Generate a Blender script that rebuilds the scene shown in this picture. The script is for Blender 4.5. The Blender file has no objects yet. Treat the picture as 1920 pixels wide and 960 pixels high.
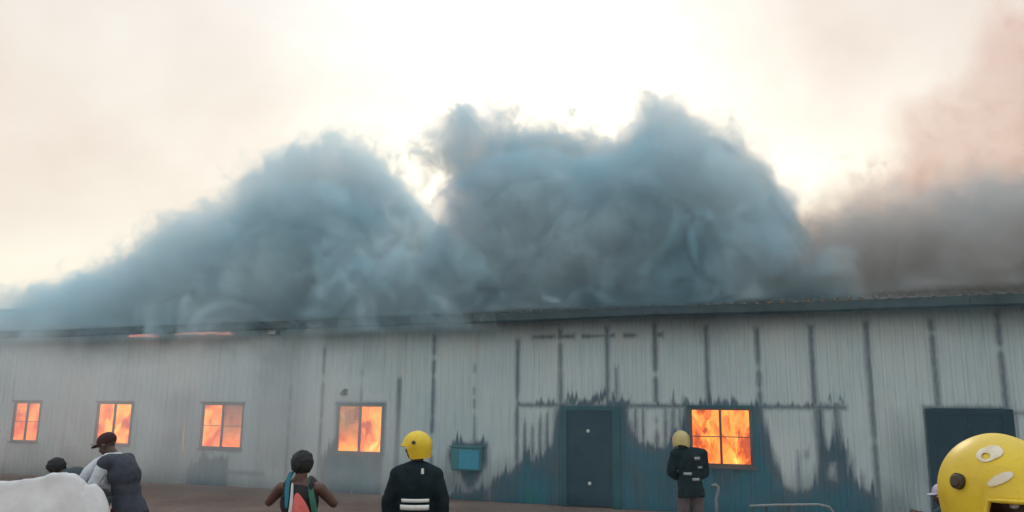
import bpy, bmesh, math, random
import numpy as np
from mathutils import Vector, Matrix

R = math.radians
C = bpy.context.scene.collection
scene = bpy.context.scene
rng = random.Random(7)

# ------------------------------------------------------------------ camera
PITCH, ROLL, CAM_Z, F = 0.1908, 0.011, 2.05, 1500.0
_f = Vector((0, math.cos(PITCH), math.sin(PITCH)))
_u = Vector((0, -math.sin(PITCH), math.cos(PITCH)))
_r = Vector((1, 0, 0))
RT = _r * math.cos(ROLL) + _u * math.sin(ROLL)
UP = -_r * math.sin(ROLL) + _u * math.cos(ROLL)
cam_d = bpy.data.cameras.new('camera')
cam_d.sensor_width = 36.0
cam_d.lens = 36.0 * F / 1920.0
cam_d.clip_start, cam_d.clip_end = 0.05, 5000
cam = bpy.data.objects.new('camera', cam_d)
C.objects.link(cam)
m = Matrix((RT, UP, -_f)).transposed().to_4x4()
m.translation = (0, 0, CAM_Z)
cam.matrix_world = m
scene.camera = cam

# ------------------------------------------------------------------ world, sun, exposure
SUN_EL, SUN_AZ = R(24), R(6)          # low sun beyond the building, veiled by smoke
world = bpy.data.worlds.new('World')
scene.world = world
world.use_nodes = True
wt = world.node_tree
wt.nodes.clear()
def wn(t, **k):
    n = wt.nodes.new(t)
    for a, b in k.items(): setattr(n, a, b)
    return n
sky = wn('ShaderNodeTexSky', sky_type='NISHITA', sun_disc=False)
sky.sun_elevation, sky.sun_rotation = SUN_EL, SUN_AZ
sky.air_density, sky.dust_density = 1.0, 2.0
sks = wn('ShaderNodeVectorMath', operation='SCALE'); sks.inputs['Scale'].default_value = 0.10
wt.links.new(sky.outputs[0], sks.inputs[0])
tc = wn('ShaderNodeTexCoord')
sep = wn('ShaderNodeSeparateXYZ'); wt.links.new(tc.outputs['Generated'], sep.inputs[0])
# smoke-laden overcast: bright cream towards the horizon, thinning to blue-grey overhead
ramp = wn('ShaderNodeValToRGB')
ramp.color_ramp.elements[0].position = 0.0; ramp.color_ramp.elements[0].color = (1.03, .93, .80, 1)
ramp.color_ramp.elements[1].position = 1.0; ramp.color_ramp.elements[1].color = (1.3, 1.55, 1.78, 1)
for p, c in ((.12, (1.06, .98, .81)), (.30, (1.08, 1.03, .885)), (.50, (1.05, 1.04, 1.0)), (.74, (1.2, 1.36, 1.48))):
    e = ramp.color_ramp.elements.new(p); e.color = (*c, 1)
wt.links.new(sep.outputs['Z'], ramp.inputs[0])
mixs = wn('ShaderNodeMix', data_type='RGBA'); mixs.inputs[0].default_value = 0.86
wt.links.new(sks.outputs[0], mixs.inputs[6]); wt.links.new(ramp.outputs[0], mixs.inputs[7])
# drifting pinkish-brown smoke high in the sky
ns = wn('ShaderNodeTexNoise'); ns.inputs['Scale'].default_value = 1.7; ns.inputs['Detail'].default_value = 5
ns.inputs['Roughness'].default_value = .5; ns.inputs['Distortion'].default_value = .4
mp = wn('ShaderNodeMapping'); mp.inputs['Location'].default_value = (13.7, 21.5, 7.7); mp.inputs['Scale'].default_value = (1, 1, 1.6)
wt.links.new(tc.outputs['Generated'], mp.inputs[0]); wt.links.new(mp.outputs[0], ns.inputs['Vector'])
mr = wn('ShaderNodeMapRange'); mr.inputs['From Min'].default_value = .48; mr.inputs['From Max'].default_value = .72
mr.inputs['To Max'].default_value = .9
wt.links.new(ns.outputs[0], mr.inputs[0])
mixc = wn('ShaderNodeMix', data_type='RGBA')
wt.links.new(mr.outputs[0], mixc.inputs[0]); wt.links.new(mixs.outputs[2], mixc.inputs[6])
mixc.inputs[7].default_value = (.84, .72, .63, 1)
bg = wn('ShaderNodeBackground'); bg.inputs[1].default_value = 1.0
wt.links.new(mixc.outputs[2], bg.inputs[0])
wo = wn('ShaderNodeOutputWorld'); wt.links.new(bg.outputs[0], wo.inputs[0])

sd = bpy.data.lights.new('sun', 'SUN'); sd.energy = 0.8; sd.angle = R(12); sd.color = (1, .88, .72)
sun = bpy.data.objects.new('sun', sd); C.objects.link(sun)
sdir = Vector((math.sin(SUN_AZ) * math.cos(SUN_EL), math.cos(SUN_AZ) * math.cos(SUN_EL), math.sin(SUN_EL)))
sun.rotation_euler = sdir.to_track_quat('Z', 'Y').to_euler()

scene.view_settings.view_transform = 'Standard'
scene.view_settings.look = 'None'
scene.view_settings.exposure = 0.0
scene.view_settings.gamma = 1.0
scene.cycles.use_denoising = True
scene.cycles.max_bounces = 5
scene.cycles.volume_bounces = 2
scene.cycles.transparent_max_bounces = 16
scene.cycles.volume_step_rate = 0.4
scene.cycles.volume_max_steps = 200
scene.cycles.use_adaptive_sampling = True
scene.cycles.adaptive_threshold = 0.03

# ------------------------------------------------------------------ frames of reference
TH = 0.386                                   # the facade recedes to the left by this angle
P0 = Vector((0, 18.9, 0))
WX = Vector((math.cos(TH), -math.sin(TH), 0))   # along the wall, to the right
WN = Vector((math.sin(TH), math.cos(TH), 0))    # into the building
def ray(x, y): return (_f * F + RT * (x - 960) - UP * (y - 480))
def wall(x, y, back=0.0):
    """where on the facade (or a plane behind it) the survey point x, y lies: (along, height)"""
    d = ray(x, y); o = Vector((0, 0, CAM_Z)); q = P0 + WN * back
    t = (q - o).dot(WN) / d.dot(WN)
    p = o + d * t
    return ((p - P0).dot(WX), p.z)
def at(x, y, dist):
    d = ray(x, y); return Vector((0, 0, CAM_Z)) + d * (dist / d.y)
def w2(s, y, z): return P0 + WX * s + WN * y + Vector((0, 0, z))

# ------------------------------------------------------------------ object helpers
def tag(o, label=None, cat=None, group=None, kind=None):
    if label: o['label'] = label
    if cat: o['category'] = cat
    if group: o['group'] = group
    if kind: o['kind'] = kind
    return o
def thing(name, label, cat, loc=(0, 0, 0), rz=0, group=None):
    o = bpy.data.objects.new(name, None); C.objects.link(o)
    o.empty_display_size = .2
    o.location = loc; o.rotation_euler = (0, 0, rz)
    return tag(o, label, cat, group)
def link(name, me, mat=None, parent=None, smooth=False):
    o = bpy.data.objects.new(name, me); C.objects.link(o)
    if mat: me.materials.append(mat)
    if parent: o.parent = parent
    if smooth:
        for p in me.polygons: p.use_smooth = True
    return o
class MB:
    def __init__(s): s.v, s.f = [], []
    def add(s, v, f):
        n = len(s.v); s.v += [tuple(a) for a in v]; s.f += [tuple(i + n for i in q) for q in f]
    def box(s, x0, x1, y0, y1, z0, z1):
        s.add([(x0, y0, z0), (x1, y0, z0), (x1, y1, z0), (x0, y1, z0), (x0, y0, z1), (x1, y0, z1), (x1, y1, z1), (x0, y1, z1)],
              [(0, 3, 2, 1), (4, 5, 6, 7), (0, 1, 5, 4), (1, 2, 6, 5), (2, 3, 7, 6), (3, 0, 4, 7)])
    def tube(s, pts, r, n=8, cap=True):
        pts = [Vector(p) for p in pts]
        rr = r if isinstance(r, (list, tuple)) else [r] * len(pts)
        rings = []
        for i, p in enumerate(pts):
            t = (pts[min(i + 1, len(pts) - 1)] - pts[max(i - 1, 0)]).normalized()
            a = Vector((0, 0, 1)) if abs(t.z) < .9 else Vector((1, 0, 0))
            u = t.cross(a).normalized(); w = t.cross(u)
            rings.append([p + (u * math.cos(2 * math.pi * k / n) + w * math.sin(2 * math.pi * k / n)) * rr[i] for k in range(n)])
        v = [q for g in rings for q in g]
        f = [(i * n + k, i * n + (k + 1) % n, (i + 1) * n + (k + 1) % n, (i + 1) * n + k) for i in range(len(pts) - 1) for k in range(n)]
        if cap: f += [tuple(range(n))[::-1], tuple((len(pts) - 1) * n + k for k in range(n))]
        s.add(v, f)
    def sphere(s, c, r, nu=12, nv=8, rot=None):
        if not isinstance(r, (tuple, list)): r = (r, r, r)
        c = Vector(c); v = []; f = []
        for j in range(nv + 1):
            el = -math.pi / 2 + math.pi * j / nv
            for i in range(nu):
                a = 2 * math.pi * i / nu
                q = Vector((math.cos(a) * math.cos(el) * r[0], math.sin(a) * math.cos(el) * r[1], math.sin(el) * r[2]))
                if rot is not None: q = rot @ q
                v.append(c + q)
        for j in range(nv):
            for i in range(nu):
                f.append((j * nu + i, j * nu + (i + 1) % nu, (j + 1) * nu + (i + 1) % nu, (j + 1) * nu + i))
        s.add(v, f)
    def mesh(s, name):
        me = bpy.data.meshes.new(name); me.from_pydata(s.v, [], s.f); me.update(); return me
    def build(s, name, mat, parent=None, smooth=False, bevel=0):
        o = link(name, s.mesh(name), mat, parent, smooth)
        if bevel:
            b = o.modifiers.new('bevel', 'BEVEL'); b.width = bevel; b.segments = 2; b.limit_method = 'ANGLE'
        return o

# ------------------------------------------------------------------ materials
def mat_new(name):
    mt = bpy.data.materials.new(name); mt.use_nodes = True
    mt.node_tree.nodes.clear(); return mt, mt.node_tree
class NT:
    def __init__(s, t): s.t = t
    def n(s, ty, ins=None, **k):
        a = s.t.nodes.new(ty)
        for x, y in k.items(): setattr(a, x, y)
        for x, y in (ins or {}).items():
            if isinstance(y, bpy.types.NodeSocket): s.t.links.new(y, a.inputs[x])
            else: a.inputs[x].default_value = y
        return a
    def math(s, op, a, b=None, c=None, clamp=False):
        q = {0: a}
        if b is not None: q[1] = b
        if c is not None: q[2] = c
        return s.n('ShaderNodeMath', q, operation=op, use_clamp=clamp).outputs[0]
    def noise(s, vec, scale, detail=3, rough=.5, dist=0.0):
        return s.n('ShaderNodeTexNoise', {'Vector': vec, 'Scale': scale, 'Detail': detail, 'Roughness': rough, 'Distortion': dist})
    def ramp(s, fac, stops, interp='LINEAR'):
        r = s.n('ShaderNodeValToRGB', {0: fac}); cr = r.color_ramp; cr.interpolation = interp
        while len(cr.elements) < len(stops): cr.elements.new(.5)
        for e, (p, c) in zip(cr.elements, stops):
            e.position = p; e.color = (*c, 1) if len(c) == 3 else c
        return r.outputs[0]
    def maprange(s, v, a, b, c=0.0, d=1.0, smooth=False):
        r = s.n('ShaderNodeMapRange', {0: v, 1: a, 2: b, 3: c, 4: d})
        if smooth: r.interpolation_type = 'SMOOTHSTEP'
        return r.outputs[0]
    def mix(s, f, a, b):
        return s.n('ShaderNodeMix', {0: f, 6: a, 7: b}, data_type='RGBA').outputs[2]
    def map(s, vec, scale=(1, 1, 1), loc=(0, 0, 0)):
        return s.n('ShaderNodeMapping', {'Vector': vec, 'Scale': scale, 'Location': loc}).outputs[0]
def varied(name, c0, c1, scale=6, rough=.7, metal=0.0, bump=0.0, stretch=(1, 1, 1), spec=.5, bscale=None):
    mt, t = mat_new(name); N = NT(t)
    co = N.map(N.n('ShaderNodeTexCoord').outputs['Object'], stretch)
    nz = N.noise(co, scale, 5, .6)
    col = N.ramp(nz.outputs[0], [(.3, c0), (.7, c1)])
    b = N.n('ShaderNodeBsdfPrincipled', {'Base Color': col, 'Roughness': rough, 'Metallic': metal, 'Specular IOR Level': spec})
    if bump:
        bn = N.noise(co, bscale or scale * 4, 4, .6)
        bp = N.n('ShaderNodeBump', {'Height': bn.outputs[0], 'Strength': bump, 'Distance': .02})
        t.links.new(bp.outputs[0], b.inputs['Normal'])
    o = N.n('ShaderNodeOutputMaterial', {0: b.outputs[0]})
    return mt
def L(r, g, b):   # sRGB 0-255 -> linear
    return tuple((v / 255 / 12.92) if v / 255 < .04045 else ((v / 255 + .055) / 1.055) ** 2.4 for v in (r, g, b))

def facade_mat():
    """thin steel sheet: teal paint where it survived the heat, burnt grey metal elsewhere"""
    mt, t = mat_new('burnt painted sheet'); N = NT(t)
    co = N.n('ShaderNodeTexCoord').outputs['Object']
    paint = N.n('ShaderNodeAttribute', attribute_name='paint').outputs['Fac']
    soot = N.n('ShaderNodeAttribute', attribute_name='soot').outputs['Fac']
    streak = N.noise(N.map(co, (9, 9, .7)), 1.0, 4, .6).outputs[0]
    fine = N.noise(N.map(co, (26, 26, 7)), 1.0, 4, .65).outputs[0]
    pf = N.math('ADD', paint, N.math('MULTIPLY', N.math('SUBTRACT', fine, .5), .10))
    mask = N.maprange(pf, -.06, .07, smooth=True)
    big = N.noise(N.map(co, (.55, .55, .45)), 1.0, 4, .55).outputs[0]
    metal = N.ramp(big, [(.3, (.35, .445, .49)), (.5, (.42, .515, .545)), (.68, (.50, .565, .575))])
    metal = N.mix(N.maprange(streak, .35, .75, 0, .55), metal, (.53, .615, .66, 1))
    metal = N.mix(N.maprange(streak, .42, .22, 0, .55), metal, (.24, .315, .345, 1))
    rust = N.noise(N.map(co, (1.6, 1.6, .9), (4, 0, 2)), 1.0, 5, .6).outputs[0]
    metal = N.mix(N.maprange(rust, .52, .75, 0, .4), metal, (.48, .485, .44, 1))
    metal = N.mix(N.math('MULTIPLY', soot, N.maprange(fine, .2, .7, .55, 1.0), clamp=True), metal, (.085, .11, .125, 1))
    pcol = N.noise(N.map(co, (1.1, 1.1, .8), (7, 0, 1)), 1.0, 4, .55).outputs[0]
    pc = N.ramp(pcol, [(.32, (.006, .125, .135)), (.44, (.010, .105, .165)), (.55, (.020, .085, .125)), (.66, (.05, .075, .10))])
    pc = N.mix(N.maprange(streak, .4, .75, 0, .5), pc, (.05, .075, .085, 1))
    halo = N.maprange(N.math('ADD', paint, N.math('MULTIPLY', N.math('SUBTRACT', streak, .5), .30)), -.10, .03, 0, .5, smooth=True)
    metal = N.mix(halo, metal, (.20, .235, .27, 1))
    pc = N.mix(N.maprange(N.math('ADD', paint, N.math('MULTIPLY', N.math('SUBTRACT', pcol, .5), .5)), .26, .02, 0, .8, smooth=True), pc, (.075, .085, .115, 1))
    col = N.mix(mask, metal, pc)
    bn = N.n('ShaderNodeBump', {'Height': fine, 'Strength': .25, 'Distance': .01})
    b = N.n('ShaderNodeBsdfPrincipled', {'Base Color': col, 'Roughness': N.maprange(streak, .3, .7, .55, .8), 'Metallic': .0, 'Specular IOR Level': .22, 'Normal': bn.outputs[0]})
    N.n('ShaderNodeOutputMaterial', {0: b.outputs[0]})
    return mt

def fire_mat(name, seed, strength, stops):
    mt, t = mat_new(name); N = NT(t)
    co = N.map(N.n('ShaderNodeTexCoord').outputs['Object'], (1, 1, .6), (seed * 3.7, seed * 1.3, seed * 2.1))
    w = N.noise(co, 1.8, 3, .5)
    co2 = N.n('ShaderNodeVectorMath', {0: co, 1: N.n('ShaderNodeVectorMath', {0: w.outputs['Color'], 'Scale': .5}, operation='SCALE').outputs[0]}, operation='ADD').outputs[0]
    nz = N.noise(co2, 3.0, 4, .58).outputs[0]
    blot = N.noise(N.map(co2, (1, 1, 1.3), (5, 2, 8)), 1.5, 3, .6).outputs[0]
    nz = N.math('SUBTRACT', nz, N.maprange(blot, .5, .66, 0, .20, smooth=True))
    col = N.ramp(nz, stops)
    e = N.n('ShaderNodeEmission', {0: col, 1: strength})
    N.n('ShaderNodeOutputMaterial', {0: e.outputs[0]})
    return mt

M = {}
M['facade'] = facade_mat()
M['fascia'] = varied('scorched eave trim', (.020, .050, .068), (.045, .085, .105), 2.5, .6, bump=.2)
M['roof'] = varied('sooty roof sheet', (.10, .13, .15), (.20, .24, .26), 1.5, .6, stretch=(1, 3, 1))
M['bent'] = varied('bare bent sheet', (.45, .55, .6), (.6, .68, .7), 5, .45)
M['frame'] = varied('firelit window frame', (.06, .038, .035), (.12, .065, .055), 9, .7, bump=.3)  # reddish brown puts the fire's glow into the frame colour
M['door'] = varied('dark navy steel door', (.005, .020, .034), (.012, .032, .048), 3, .7, spec=.12, bump=.15)
M['door2'] = varied('black navy steel door', (.004, .014, .030), (.010, .026, .044), 3, .7, spec=.12, bump=.15)
M['doorframe'] = varied('teal door frame', (.006, .052, .068), (.016, .082, .098), 5, .7, bump=.2, spec=.15)
M['pale'] = varied('pale fitting', (.5, .52, .52), (.66, .66, .64), 20, .5)
M['greypipe'] = varied('weathered grey pipe', (.14, .16, .17), (.24, .26, .26), 20, .6)
M['inner'] = varied('charred inside', (.02, .018, .016), (.05, .04, .035), 3, .9)
M['darkfit'] = varied('dark fitting', (.015, .02, .025), (.03, .035, .04), 10, .6)
M['bolt'] = varied('brown black pivot', (.035, .022, .010), (.06, .035, .015), 20, .6)
M['blue'] = varied('blue painted box', (.006, .19, .34), (.012, .26, .40), 6, .5)
M['teal'] = varied('teal painted box', (.01, .12, .15), (.02, .17, .19), 6, .55)

# ------------------------------------------------------------------ the ground
def ground():
    mt, t = mat_new('trodden brown earth'); N = NT(t)
    co = N.n('ShaderNodeTexCoord').outputs['Object']
    a = N.noise(co, .5, 6, .6).outputs[0]; b = N.noise(co, 6, 6, .65).outputs[0]
    col = N.ramp(a, [(.3, (.15, .105, .085)), (.55, (.21, .155, .13)), (.7, (.28, .215, .185))])
    col = N.mix(N.maprange(b, .4, .7, 0, .6), col, (.10, .085, .08, 1))
    bp = N.n('ShaderNodeBump', {'Height': b, 'Strength': .6, 'Distance': .05})
    p = N.n('ShaderNodeBsdfPrincipled', {'Base Color': col, 'Roughness': .95, 'Normal': bp.outputs[0], 'Specular IOR Level': .2})
    N.n('ShaderNodeOutputMaterial', {0: p.outputs[0]})
    v = []; f = []
    ax = sorted(set([-1500, -600, -250, -100, -60, -40] + [i * .7 - 31.5 for i in range(91)] + [40, 60, 100, 250, 600, 1500]))
    ay = sorted(set([-600, -200, -60, -20] + [i * .7 - 8 for i in range(60)] + [40, 60, 100, 250, 700, 2500]))
    g = random.Random(3)
    for y in ay:
        for x in ax:
            inside = abs(x) < 31 and -8 < y < 33
            v.append((x, y, g.uniform(-.025, .0) if inside else 0))
    nx = len(ax)
    for j in range(len(ay) - 1):
        for i in range(nx - 1):
            f.append((j * nx + i, j * nx + i + 1, (j + 1) * nx + i + 1, (j + 1) * nx + i))
    me = bpy.data.meshes.new('ground'); me.from_pydata(v, [], f)
    o = link('ground', me, mt, smooth=True)
    tag(o, kind='structure')
ground()

# ------------------------------------------------------------------ the burning warehouse
ZE = 4.06                      # underside of the eave
S0, S1 = -34.0, 15.0
DEPTH = 12.0
house = thing('warehouse', 'long single storey metal sheet warehouse on fire, its grey walls streaked with teal paint', 'warehouse', P0, -TH)

WIN_PX = [(25, 76, 755, 826), (181, 248, 757, 832), (378, 457, 757, 842), (632, 719, 757, 853), (1294, 1411, 768, 873)]
WINS = []
for x0, x1, y0, y1 in WIN_PX:
    ym = (y0 + y1) / 2
    WINS.append((wall(x0, ym)[0], wall(x1, ym)[0]))
ZT, ZB = 2.155, 0.965
WINS = [(a, b, ZB, ZT) for a, b in WINS]
D1 = (wall(1058, 860)[0], wall(1156, 860)[0], 0.0, wall(1105, 765)[1])
D2 = (wall(1747, 860)[0], wall(1896, 860)[0], 0.0, wall(1820, 770)[1])
OPEN = WINS + [D1, D2]

# -- survived paint: outlines on the wall, in survey points
def poly(pts): return [wall(x, y) for x, y in pts]
SHAPES = [
    poly([(915, 1010), (918, 915), (930, 900), (950, 890), (965, 878), (985, 866), (1005, 872), (1020, 850), (1034, 838), (1040, 790), (1048, 757), (1062, 752), (1062, 1010)]),
    poly([(1148, 1010), (1148, 752), (1178, 760), (1178, 785), (1186, 815), (1200, 832), (1222, 840), (1245, 838), (1270, 835), (1282, 800), (1284, 763), (1430, 760), (1432, 790), (1446, 840), (1458, 880), (1470, 912), (1490, 922), (1530, 920), (1534, 880), (1532, 770), (1542, 768), (1546, 820), (1553, 845), (1562, 840), (1566, 800), (1562, 765), (1570, 765), (1578, 820), (1582, 850), (1592, 852), (1592, 895), (1612, 916), (1630, 922), (1650, 945), (1655, 1010)]),
    poly([(1544, 762), (1584, 760), (1584, 767), (1544, 768)]),
    poly([(600, 935), (598, 885), (612, 860), (628, 825), (633, 800), (700, 815), (716, 850), (714, 935)]),
    poly([(840, 850), (848, 832), (914, 829), (913, 872), (900, 892), (890, 915), (876, 915), (862, 890), (842, 865)]),
    poly([(345, 935), (350, 885), (368, 868), (380, 862), (428, 860), (426, 935)]),
    poly([(800, 1000), (815, 935), (850, 928), (915, 915), (930, 1000)]),
    poly([(1060, 752), (1060, 768), (1180, 770), (1180, 752)]),
]
for x, y0_, y1_, w_ in ((984, 815, 880, 5), (999, 806, 870, 5), (1013, 792, 870, 5), (1026, 780, 850, 6), (1040, 765, 840, 6), (1176, 764, 815, 6), (1192, 764, 840, 5), (1206, 764, 835, 4), (1248, 764, 840, 5), (1262, 762, 838, 6), (1275, 762, 835, 5), (1498, 850, 920, 3), (1513, 846, 862, 3), (1600, 868, 915, 4), (1618, 890, 920, 4)):
    SHAPES.append(poly([(x - w_ * .2, y0_), (x + w_ * .2, y0_), (x + w_ * .6, y1_), (x - w_ * .6, y1_)]))
HOLES = [poly([(1553, 896), (1556, 872), (1566, 868), (1567, 900)])]
STUDS_PX = [(12, 690, 750, .2), (120, 770, 860, .4), (165, 680, 760, .2), (255, 780, 850, .3), (325, 740, 860, .4), (485, 765, 885, .6), (541, 728, 890, .9), (603, 655, 900, .9), (678, 700, 760, .9), (746, 712, 880, 1), (812, 630, 870, 1), (890, 690, 835, .7),
            (970, 640, 900, 1), (1051, 620, 757, 1), (1139, 615, 752, 1), (1156, 690, 752, .8), (1230, 607, 860, 1), (1326, 612, 757, 1), (1423, 618, 800, 1), (1524, 612, 760, 1), (1536, 760, 930, 1), (1636, 605, 960, 1), (1752, 600, 763, 1), (1878, 588, 770, 1)]
STUDS = [(wall(x, .5 * (y0 + y1))[0], wall(x, y1)[1], wall(x, y0)[1], k) for x, y0, y1, k in STUDS_PX]
RAILS = [(wall(970, 757)[0], wall(1586, 763)[0], wall(1300, 762)[1], .032, .22), (wall(1000, 631)[0], wall(1040, 631)[0], wall(1050, 631)[1], .022, .0),
         (wall(1047, 631)[0], wall(1076, 631)[0], wall(1100, 630)[1], .03, .0), (wall(1092, 631)[0], wall(1152, 631)[0], wall(1120, 630)[1], .03, 0), (wall(1170, 629)[0], wall(1192, 629)[0], wall(1180, 629)[1], .03, 0),
         (wall(1226, 628)[0], wall(1242, 628)[0], wall(1232, 628)[1], .035, 0), (wall(425, 886)[0], wall(495, 887)[0], wall(460, 887)[1], .04, 0), (wall(1903, 775)[0], wall(2050, 775)[0], wall(1915, 775)[1], .04, 0)]
SOOT = [poly([(1665, 1000), (1668, 850), (1690, 790), (1712, 820), (1742, 850), (1748, 1000)]), poly([(0, 960), (0, 905), (280, 890), (345, 880), (430, 895), (500, 895), (600, 905), (740, 905), (830, 930), (830, 1000)]),
        poly([(300, 760), (365, 740), (368, 830), (310, 860)]), poly([(480, 660), (560, 640), (570, 900), (470, 900)])]
def sdf(poly_, x, z):
    """signed distance, positive inside"""
    p = np.array(poly_); n = len(p)
    d = np.full(x.shape, 1e9); ins = np.zeros(x.shape, bool)
    for i in range(n):
        a = p[i]; b = p[(i + 1) % n]
        ex, ez = b - a; wx_, wz = x - a[0], z - a[1]
        t = np.clip((wx_ * ex + wz * ez) / (ex * ex + ez * ez + 1e-12), 0, 1)
        d = np.minimum(d, np.hypot(wx_ - ex * t, wz - ez * t))
        c = ((a[1] > z) != (b[1] > z))
        with np.errstate(divide='ignore', invalid='ignore'):
            xi = a[0] + (z - a[1]) * ex / (ez if abs(ez) > 1e-12 else 1e-12)
        ins ^= c & (x < xi)
    return np.where(ins, d, -d)
nrng = np.random.default_rng(11)
_sp = nrng.random(4000) ** 2.2
def spikes(x):
    """upward tongues of paint left along the ribs"""
    q = (x + 60) / .095; i = np.floor(q).astype(int); f = q - i
    return _sp[i % 4000] * (1 - np.abs(2 * f - 1)) ** .7
_vn = nrng.random((900, 200))
def vnoise(x, z, sx, sz):
    qx, qz = (x + 60) / sx, (z + 5) / sz
    i, j = np.floor(qx).astype(int), np.floor(qz).astype(int); fx, fz = qx - i, qz - j
    fx, fz = fx * fx * (3 - 2 * fx), fz * fz * (3 - 2 * fz)
    g = lambda a, b: _vn[a % 900, b % 200]
    return (g(i, j) * (1 - fx) + g(i + 1, j) * fx) * (1 - fz) + (g(i, j + 1) * (1 - fx) + g(i + 1, j + 1) * fx) * fz
def paint_field(x, z):
    warp = .42 * spikes(x)
    zz = z - warp; out = np.full(x.shape, -1.0)
    for p in SHAPES: out = np.maximum(out, sdf(p, x, zz))
    for p in HOLES: out = np.minimum(out, -sdf(p, x, z))
    for (sx, z0, z1, k) in STUDS:
        gap = vnoise(x * 0 + sx * 3, z, .3, .16)
        hw = .034 * k + .0 * z
        v = hw - np.abs(x - sx) - np.clip(gap - .80, 0, 1) * .6 - .05 * (1 - k)
        v = np.minimum(v, np.minimum(z - z0, z1 - z) * .6)
        out = np.maximum(out, v)
    for (a, b, zc, h, up) in RAILS:
        v = h - np.abs(z - zc) - np.clip(vnoise(x, z * 0 + zc, .25, 1) - .6, 0, 1) * .16
        if up:
            v2 = np.minimum(up * spikes(x * 1.03 + 3) * .9 - (z - zc), (z - zc) + .03)
            v = np.maximum(v, np.clip(v2, -1, .05))
        v = np.minimum(v, np.minimum(x - a, b - x))
        out = np.maximum(out, v)
    for (a, b, z0, z1) in WINS[3:]:      # rim of paint kept round the frames
        v = .05 - np.maximum(np.maximum(a - x, x - b), np.maximum(z0 - z, z - z1)); out = np.maximum(out, np.minimum(v, .05))
    for (a, b, z0, z1) in (D1, D2):
        v = .07 - np.maximum(np.maximum(a - x, x - b), z - z1); out = np.maximum(out, np.minimum(v, .05))
    return out
def soot_field(x, z):
    s = np.zeros(x.shape)
    w = .25 * spikes(x * .97)
    for p in SOOT: s = np.maximum(s, np.clip(.5 + sdf(p, x, z - w) * 1.6, 0, 1) * .55)
    # sooty water line along the foot and a smoke-stained band under the eave
    s = np.maximum(s, np.clip((.6 + .6 * vnoise(x, z * 0, .5, 1) - z) * 1.1, 0, .85))
    s = np.maximum(s, np.clip((z - (ZE - .25 - .5 * vnoise(x, z * 0 + 9, .8, 1))) * .9, 0, .45))
    return s

def rib(x):
    q = (x + 60) % .2
    if q < .11: return 0.0
    if q < .135: return (q - .11) / .025 * -.022
    if q < .175: return -.022
    return -.022 * (1 - (q - .175) / .025)
seams = sorted([S0, S1] + [STUDS[i][0] for i in (6, 8, 9, 10, 11, 12, 13, 14, 16, 17, 18, 19, 21, 22, 23)])
full = []                                    # extend the sheets at their pitch beyond the surveyed seams
for a, b in zip(seams, seams[1:]):
    n = max(1, round((b - a) / 1.17)); full += [a + (b - a) * k / n for k in range(n)]
full.append(S1)
xs_all = set()
k = S0
while k < S1:
    for d in (0, .055, .11, .135, .155, .175): xs_all.add(round(math.floor(k / .2) * .2 + d, 4))
    k += .2
for s in STUDS:
    for d in (-.075, -.045, -.02, .02, .045, .075): xs_all.add(round(s[0] + d, 4))
for a, b, z0, z1 in OPEN: xs_all |= {round(a, 4), round(b, 4)}
zs = set(round(i * .11, 3) for i in range(38)) | {ZE + .12}
for a, b, z0, z1 in OPEN: zs |= {round(z0, 4), round(z1, 4)}
for r_ in RAILS: zs |= {round(r_[2] + d, 3) for d in (-.06, -.03, 0, .03, .06, .12, .18)}
zs = sorted(z for z in zs if z <= ZE + .13)
zz_ = [zs[0]]
for z in zs[1:]:
    if z - zz_[-1] > .012 or any(abs(z - q) < 1e-3 for o_ in OPEN for q in o_[2:]): zz_.append(z)
zs = np.array(zz_)
xs_all = sorted(xs_all)
def in_open(x, z): return any(a - 1e-4 < x < b + 1e-4 and z0 - 1e-4 < z < z1 + 1e-4 for a, b, z0, z1 in OPEN)
pr = random.Random(5)
for i, (a, b) in enumerate(zip(full, full[1:])):
    xs = [a - .012] + [x for x in xs_all if a - .006 < x < b + .006] + [b + .012]
    off = .004 if i % 2 else -.004
    tilt = pr.uniform(-.006, .006)
    nx = len(xs)
    X, Z = np.meshgrid(np.array(xs), zs)
    Y = np.array([rib(x) for x in xs])[None, :] + off + tilt * (Z / 4.) + .006 * np.sin(Z * 2.3 + i * 1.7) * 1.0
    v = np.stack([X, Y + 0 * X, Z], -1).reshape(-1, 3)
    f = []
    for r_ in range(len(zs) - 1):
        for c in range(nx - 1):
            if in_open(.5 * (xs[c] + xs[c + 1]), .5 * (zs[r_] + zs[r_ + 1])): continue
            q = r_ * nx + c; f.append((q, q + 1, q + nx + 1, q + nx))
    me = bpy.data.meshes.new('wall_panel'); me.from_pydata(v.tolist(), [], f)
    at_ = me.attributes.new('paint', 'FLOAT', 'POINT'); at_.data.foreach_set('value', paint_field(X.ravel(), Z.ravel()).astype(np.float32))
    at_ = me.attributes.new('soot', 'FLOAT', 'POINT'); at_.data.foreach_set('value', soot_field(X.ravel(), Z.ravel()).astype(np.float32))
    link('wall_panel', me, M['facade'], house)

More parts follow.
